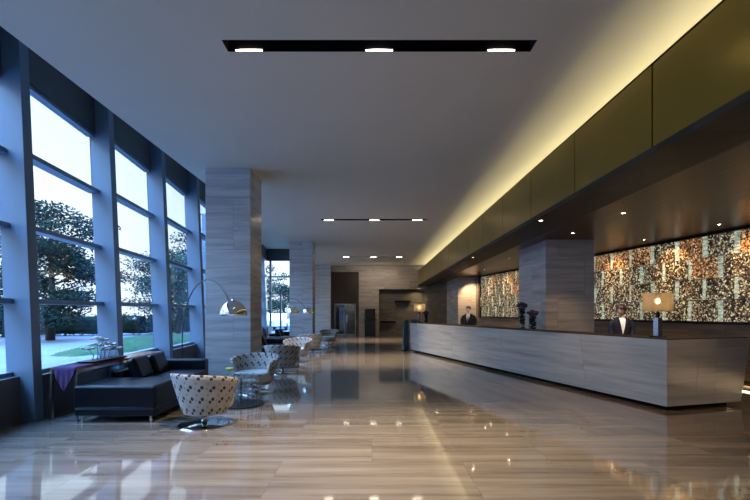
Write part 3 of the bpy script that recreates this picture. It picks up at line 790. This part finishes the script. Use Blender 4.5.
# ------------------------------------------------------------------ people
def skin_body(name, verts, mat, parent, sub=2):
    """verts: dict name -> (pos, radius (x,y), parent)"""
    names = list(verts); idx = {n: i for i, n in enumerate(names)}
    me = bpy.data.meshes.new(name)
    me.from_pydata([verts[n][0] for n in names], [(idx[verts[n][2]], idx[n]) for n in names if verts[n][2]], [])
    o = bpy.data.objects.new(name, me); col.objects.link(o); o.parent = parent; me.materials.append(mat)
    m = o.modifiers.new('skin', 'SKIN'); m.use_smooth_shade = True
    for i, n in enumerate(names):
        s = me.skin_vertices[0].data[i]; r_ = verts[n][1]
        s.radius = (r_, r_) if isinstance(r_, (int, float)) else r_
        s.use_root = (verts[n][2] is None)
    q = o.modifiers.new('sub', 'SUBSURF'); q.levels = sub; q.render_levels = sub
    return o
def person(label, loc, rz, hair, female, headturn, headtilt, S=1.0):
    t_ = thing('person', label, 'person', loc, rz); t_.scale = (S, S, S)
    # faces local -y
    v = {}
    sw = .135 if female else .160
    v['pelvis'] = ((0, 0, .95), (.14, .11), None)
    v['waist'] = ((0, 0, 1.10), (.115, .095) if female else (.13, .10), 'pelvis')
    v['chest'] = ((0, 0, 1.27), (.145, .11), 'waist')
    v['upper'] = ((0, .01, 1.37), (.12, .085), 'chest')
    v['neck0'] = ((0, .01, 1.44), .055, 'upper')
    v['neck1'] = ((0, .004, 1.50), .042, 'neck0')
    for sd, nm in ((-1, 'l'), (1, 'r')):
        v['sh'+nm] = ((sd*sw, .01, 1.385), .045, 'upper')
        v['el'+nm] = ((sd*(sw+.055), .02, 1.11), .034, 'sh'+nm)
        v['wr'+nm] = ((sd*(sw-.02), -.20, 1.00), .026, 'el'+nm)
        px_ = Vector((sd*(sw-.03), -.26, .985)); v['palm'+nm] = (tuple(px_), (.036, .018), 'wr'+nm)
        for f, (dx, ln) in enumerate(((-.03, .062), (-.011, .075), (.009, .07), (.028, .055))):
            k1 = px_+Vector((dx, -.035, 0)); k2 = k1+Vector((dx*.1, -ln*.55, -.006)); k3 = k2+Vector((0, -ln*.4, -.018))
            v[f'f{f}a'+nm] = (tuple(k1), .009, 'palm'+nm); v[f'f{f}b'+nm] = (tuple(k2), .008, f'f{f}a'+nm); v[f'f{f}c'+nm] = (tuple(k3), .007, f'f{f}b'+nm)
        q = px_+Vector((-sd*.04, .01, 0)); v['t0'+nm] = (tuple(q), .010, 'palm'+nm); v['t1'+nm] = (tuple(q+Vector((-sd*.02, -.035, -.008))), .009, 't0'+nm)
        v['hip'+nm] = ((sd*.09, 0, .88), .09, 'pelvis'); v['knee'+nm] = ((sd*.095, -.01, .48), .058, 'hip'+nm)
        v['ank'+nm] = ((sd*.095, .02, .09), .038, 'knee'+nm); v['toe'+nm] = ((sd*.105, -.13, .04), .035, 'ank'+nm)
    hr = Matrix.Translation((0, 0, 1.50)) @ Matrix.Rotation(headturn, 4, 'Z') @ Matrix.Rotation(headtilt, 4, 'X')
    def hp(x, y, z): return tuple(hr @ Vector((x, y, z)))
    v['jaw'] = (hp(0, -.028, .052), (.062, .066), 'neck1'); v['cheek'] = (hp(0, -.014, .095), (.078, .084), 'jaw'); v['skull'] = (hp(0, -.002, .135), (.084, .094), 'cheek'); v['crown'] = (hp(0, .008, .180), (.068, .076), 'skull')
    skin_body('body', v, M['skin'], t_)
    def local(g):
        bmesh.ops.transform(g.b, matrix=hr, verts=g.b.verts); return g
    g = G(); g.ball((0, -.092, .094), .010, (.8, 1.2, 1.7), 8, 6); local(g).make('nose', M['skin'], t_, smooth=True)
    for sd in (-1, 1):
        g = G(); g.ball((sd*.030, -.083, .120), .0085, (1.3, .6, .65), 8, 6); local(g).make('eye', M['eye'], t_, smooth=True)
        g = G(); g.ball((sd*.031, -.084, .138), .009, (1.8, .5, .25), 8, 6); local(g).make('eyebrow', M[hair], t_, smooth=True)
        g = G(); g.ball((sd*.082, .0, .11), .02, (.35, .8, 1.3), 8, 6); local(g).make('ear', M['skin'], t_, smooth=True)
    g = G(); g.ball((0, -.086, .060), .011, (1.6, .5, .45), 8, 6); local(g).make('mouth', M['lip'], t_, smooth=True)
    # hair: cap of a sphere, longer behind for the bob
    g = G(); rows = []
    for i in range(13):
        ph = PI*.5 - (PI*.5+ (R(42) if female else R(20)))*i/12
        row = []
        for j in range(97):
            a = 2*PI*j/96; front = max(0, -math.sin(a))
            p_ = ph
            lim = (R(20)+R(6)*math.sin(a*7))*front**.6 + (R(-42) if female else R(-18))*(1-front**.8)
            p_ = max(ph, lim)
            rad = (.093 if female else .087)*(1+.025*math.sin(a*23+i*.5)+.012*math.sin(a*41))*(1+(.10*max(0, math.sin(a))*(i/12) if female else 0))
            row.append((rad*.93*math.cos(p_)*math.cos(a), .004+rad*1.08*math.cos(p_)*math.sin(a), .125+rad*1.02*math.sin(p_)))
        rows.append(row)
    g.grid(rows); local(g).make('hair', M[hair], t_, smooth=True, solid=.010)
    # shirt
    sv = {'a': ((0, -.008, 1.0), (.135, .11), None), 'b': ((0, -.008, 1.15), (.125, .105), 'a'), 'c': ((0, -.010, 1.28), (.150, .118), 'b'), 'd': ((0, .0, 1.37), (.125, .093), 'c'), 'e': ((0, .008, 1.45), .060, 'd')}
    sh = skin_body('shirt', sv, M['shirt'], t_)
    # jacket torso, open in a V at the front
    g = G(); rows = []
    prof = [(.80, .19, .145), (.95, .175, .15), (1.08, .152, .138), (1.20, .165, .146), (1.30, .178, .150), (1.38, .175, .130), (1.42, .145, .112), (1.455, .085, .085)]
    for z, a_, b_ in prof:
        a_ *= .93 if female else 1.0
        gap = 0 if z < 1.12 else R(4)+R(20)*min(1, (z-1.12)/.26)
        if z > 1.4: gap = R(34)
        row = []
        for j in range(41):
            th = -PI/2+gap/1+ (2*PI-2*gap)*j/40
            row.append((a_*math.cos(th), .004+b_*math.sin(th), z))
        rows.append(row)
    g.grid(rows); jk = g.make('jacket', M['suit'], t_, smooth=True, solid=.012)
    for sd in (-1, 1):
        g = G(); g.tube([(sd*(sw-.055), .01, 1.375), (sd*(sw+.008), .01, 1.355), (sd*(sw+.055), .018, 1.25), (sd*(sw+.062), .022, 1.11), (sd*(sw+.03), -.09, 1.04), (sd*(sw-.012), -.185, 1.005)], [.045, .066, .062, .055, .052, .040], 14)
        g.make('sleeve', M['suit'], t_, smooth=True)
        g = G(); g.tube([(sd*.085, 0, .95), (sd*.09, 0, .88), (sd*.097, -.01, .48), (sd*.098, .015, .10)], [.10, .108, .085, .075], 16); g.make('trouser_leg', M['suit'], t_, smooth=True)
        g = G(); g.ball((sd*.105, -.06, .05), .05, (1, 2.6, 1), 12, 8); g.make('shoe', M['black'], t_, smooth=True)
        # lapel
        g = G(); g.quad((sd*.012, -.158, 1.13), (sd*.075, -.155, 1.33), (sd*.095, -.120, 1.405), (sd*.06, -.105, 1.43), (sd*.04, -.150, 1.30)); g.make('lapel', M['suit'], jk, solid=.008)
    g = G()
    if female: g.box(.075, .125, -.172, -.165, 1.262, 1.274); g.make('name_badge', M['steel'], jk)
    else:
        g.hexa([(-.028, -.135, 1.10), (.028, -.135, 1.10), (.028, -.128, 1.10), (-.028, -.128, 1.10)], [(-.012, -.098, 1.42), (.012, -.098, 1.42), (.012, -.09, 1.42), (-.012, -.09, 1.42)]); g.make('tie', M['hair_black'], sh)
    return t_
person('person with short brown hair in dark suit looking down behind near desk', (4.90, 8.80, 0), R(-18), 'hair_brown', True, R(-28), R(16), .965)
person('person with black hair in dark suit behind the desk middle', (3.20, 14.85, 0), R(-22), 'hair_black', False, R(-20), R(4), .99)

# ------------------------------------------------------------------ outside
g = G(); g.box(-90, -6.7, -40, 90, -.35, -.05); g.box(-6.7, -5.15, -40, YS_, -.35, -.05)
g.box(-6.7, 40, 29.7, 90, -.35, -.05)
struct(g.make('ground', M['road']), 'pale paved drive outside')
def mound(cx, cy, rx, ry, h, label):
    g = G(); rows = []
    for i in range(9):
        s = i/8; rows.append([(cx+rx*(1-s)*math.cos(2*PI*j/36)*(1+.08*math.sin(3*j)), cy+ry*(1-s)*math.sin(2*PI*j/36), -.06+h*math.sin(s*PI/2)+.02*math.sin(j*2.3+i)) for j in range(36)])
    g.grid(rows, close_u=True); tag(g.make('grass_lawn', M['grass'], None, smooth=True), label, 'grass', None, 'stuff')
mound(-10.7, 22.0, 2.0, 6.6, .45, 'green grass mound outside the second window')
def leaf_cloud(g, c, r, n, size, rr, flat=.6):
    for _ in range(n):
        d = Vector((rr.gauss(0, 1), rr.gauss(0, 1), rr.gauss(0, 1))).normalized()*(rr.random()**.4)
        p_ = Vector(c)+Vector((d.x*r, d.y*r, d.z*r*flat))
        u = Vector((rr.uniform(-1, 1), rr.uniform(-1, 1), rr.uniform(-.5, .5))).normalized()*size*rr.uniform(.6, 1.3)
        w = u.orthogonal().normalized()*size*.5; w.rotate(Matrix.Rotation(rr.random()*6, 3, u))
        g.quad(p_-u, p_+w, p_+u, p_-w)
def tree(x, y, h, cr, seed, label, leaf='leaf', n=9000, spread=1.0, low=.25):
    rr = random.Random(seed); t_ = thing('tree', label, 'tree', (x, y, -.05), 0, 'trees beyond the pale drive')
    g = G(); tips = []
    g.tube([(0, 0, 0), (.1, .05, h*.3), (-.05, .1, h*.6), (0, 0, h*.85)], [.28*h/9, .2*h/9, .12*h/9, .05*h/9], 8)
    for i in range(13):
        z = h*(low+.68*i/13); a = rr.random()*2*PI; r_ = cr*(.55+.5*rr.random())*(1-.45*abs(z/h-.55))
        tip = Vector((r_*math.cos(a), r_*math.sin(a), z+h*.10)); tips.append(tip)
        g.tube([(0, 0, z), tuple(tip*.5+Vector((0, 0, z*.5+.1))), tuple(tip)], [.07, .05, .02], 5)
    g.make('trunk', M['bark'], t_, smooth=True)
    g = G(); per = n//(len(tips)*2)
    for tip in tips:
        for q in range(2):
            leaf_cloud(g, tip*(1-.45*q)+Vector((rr.uniform(-.6, .6), rr.uniform(-.6, .6), rr.uniform(-.2, .3)+q*tip.z*.4*.9)), cr*.40, per, .10, rr, .42)
    leaf_cloud(g, (0, 0, h*.9), cr*.5, per*2, .11, rr, .45)
    g.make('foliage', M[leaf], t_)
    return t_
kinds = [
 (-17.6, 24.5, 7.6, 3.2, 'leaf', 15000, .08, 'large dark layered tree filling the nearest window'),
 (-22.5, 27.5, 6.6, 3.2, 'leaf', 7000, .1, 'dark tree left of the large layered tree'),
 (-13.2, 30.5, 5.8, 2.6, 'leaf2', 5200, .1, 'mid green tree seen in the second window'),
 (-17.0, 37.5, 7.0, 3.6, 'leaf', 6000, .1, 'dark tree far behind in the second window'),
 (-14.8, 36.0, 8.2, 3.0, 'leaf', 5200, .1, 'tall dark tree seen in the third window'),
 (-10.8, 44.0, 6.4, 2.8, 'leaf2', 4200, .1, 'green tree seen through the fourth window'),
 (-9.1, 46.0, 4.4, 2.0, 'leaf', 4000, .2, 'low tree seen through the end window'),
]
for i, (x, y, h, cr, lf, n, low, lb) in enumerate(kinds): tree(x, y, h, cr, 20+i, lb, lf, n, 1, low)
rr = random.Random(99)
for i, (x0, y0, x1, y1, lb) in enumerate([(-34, 26.5, -15.6, 30.5, 'low dark hedge under the large layered tree'), (-15.4, 31, -9.5, 47, 'low dark hedge running toward the far trees')]):
    g = G(); n = 46
    core = [[(x0+(x1-x0)*i/20, y0+(y1-y0)*i/20+.55*math.cos(a)+.05*math.sin(i*2.1+a*3), max(-.1, .5+.75*math.sin(a)+.05*math.sin(i*1.7+a*5))) for a in [PI*1.2-PI*1.4*j/10 for j in range(11)]] for i in range(21)]
    g.grid(core)
    for k in range(n):
        s = k/(n-1); leaf_cloud(g, (x0+(x1-x0)*s, y0+(y1-y0)*s, .55+.25*rr.random()), .75, 170, .10, rr, 1.0)
    tag(g.make('hedge', M['hedge'], None), lb, 'hedge', 'hedges beyond the drive')
# parked car seen through the end window
t_ = thing('car', 'white car parked outside the end window', 'car', (-8.0, 39.0, -.05), R(90))
g = G(); pr = [(-2.1, .35), (2.1, .35), (2.15, .7), (1.9, .85), (1.1, .95), (.55, 1.42), (-1.2, 1.45), (-1.9, .98), (-2.15, .85)]
g.hexa([(x, -.85, z) for x, z in pr], [(x, .85, z) for x, z in pr]); cb = g.make('car_body', M['carwhite'], t_, bevel=.05, seg=3)
g = G(); pr = [(1.0, .98), (.52, 1.36), (-1.15, 1.38), (-1.65, 1.0)]
g.hexa([(x, -.865, z) for x, z in pr], [(x, .865, z) for x, z in pr]); g.make('side_window', M['kiosk'], cb)
for x in (-1.3, 1.3):
    for s in (-1, 1):
        g = G(); g.lathe([(.32, -.1), (.32, .1)], 24); g.rot(R(90), 'X'); g.move((x, s*.78, .32)); g.make('wheel', M['tyre'], t_)

# ------------------------------------------------------------------ sky
w = bpy.data.worlds.new('sky'); sc.world = w; w.use_nodes = True; nt = w.node_tree; bg = nt.nodes['Background']
tc = nt.nodes.new('ShaderNodeTexCoord'); sp = nt.nodes.new('ShaderNodeSeparateXYZ'); nt.links.new(tc.outputs['Generated'], sp.inputs[0])
rp = nt.nodes.new('ShaderNodeValToRGB'); nt.links.new(sp.outputs[2], rp.inputs[0]); cr = rp.color_ramp
st = [(0, (.74, .86, 1.0)), (.15, (.74, .87, 1.0)), (.36, (.66, .82, 1.0)), (.6, (.25, .52, 1.0)), (1, (.16, .42, 1.0))]
while len(cr.elements) < len(st): cr.elements.new(.5)
for e, (p_, c_) in zip(cr.elements, st): e.position = p_; e.color = (*c_, 1)
nt.links.new(rp.outputs[0], bg.inputs['Color']); bg.inputs['Strength'].default_value = 1.0
# brighter upper sky
mr = nt.nodes.new('ShaderNodeMapRange'); mr.inputs[1].default_value = .38; mr.inputs[2].default_value = .75; mr.inputs[3].default_value = .70; mr.inputs[4].default_value = 11.0
nt.links.new(sp.outputs[2], mr.inputs[0]); nt.links.new(mr.outputs[0], bg.inputs['Strength'])

# ------------------------------------------------------------------ camera
cam = bpy.data.cameras.new('camera'); co = bpy.data.objects.new('camera', cam); col.objects.link(co)
co.location = (0, 0, EYE); co.rotation_euler = (R(90), 0, 0)
cam.sensor_width = 36; cam.lens = 448/750*36; cam.shift_x = 3/750; cam.shift_y = 62/750; cam.clip_end = 400
sc.camera = co
vs = sc.view_settings; sc.display_settings.display_device = 'sRGB'
vs.view_transform = 'Standard'; vs.look = 'None'; vs.gamma = 1; vs.use_curve_mapping = False; vs.exposure = 1.3
sc.cycles.max_bounces = 8; sc.cycles.diffuse_bounces = 4; sc.cycles.glossy_bounces = 5; sc.cycles.transparent_max_bounces = 16
sc.cycles.use_denoising = True; sc.cycles.sample_clamp_indirect = 6; sc.cycles.caustics_refractive = False; sc.cycles.caustics_reflective = False
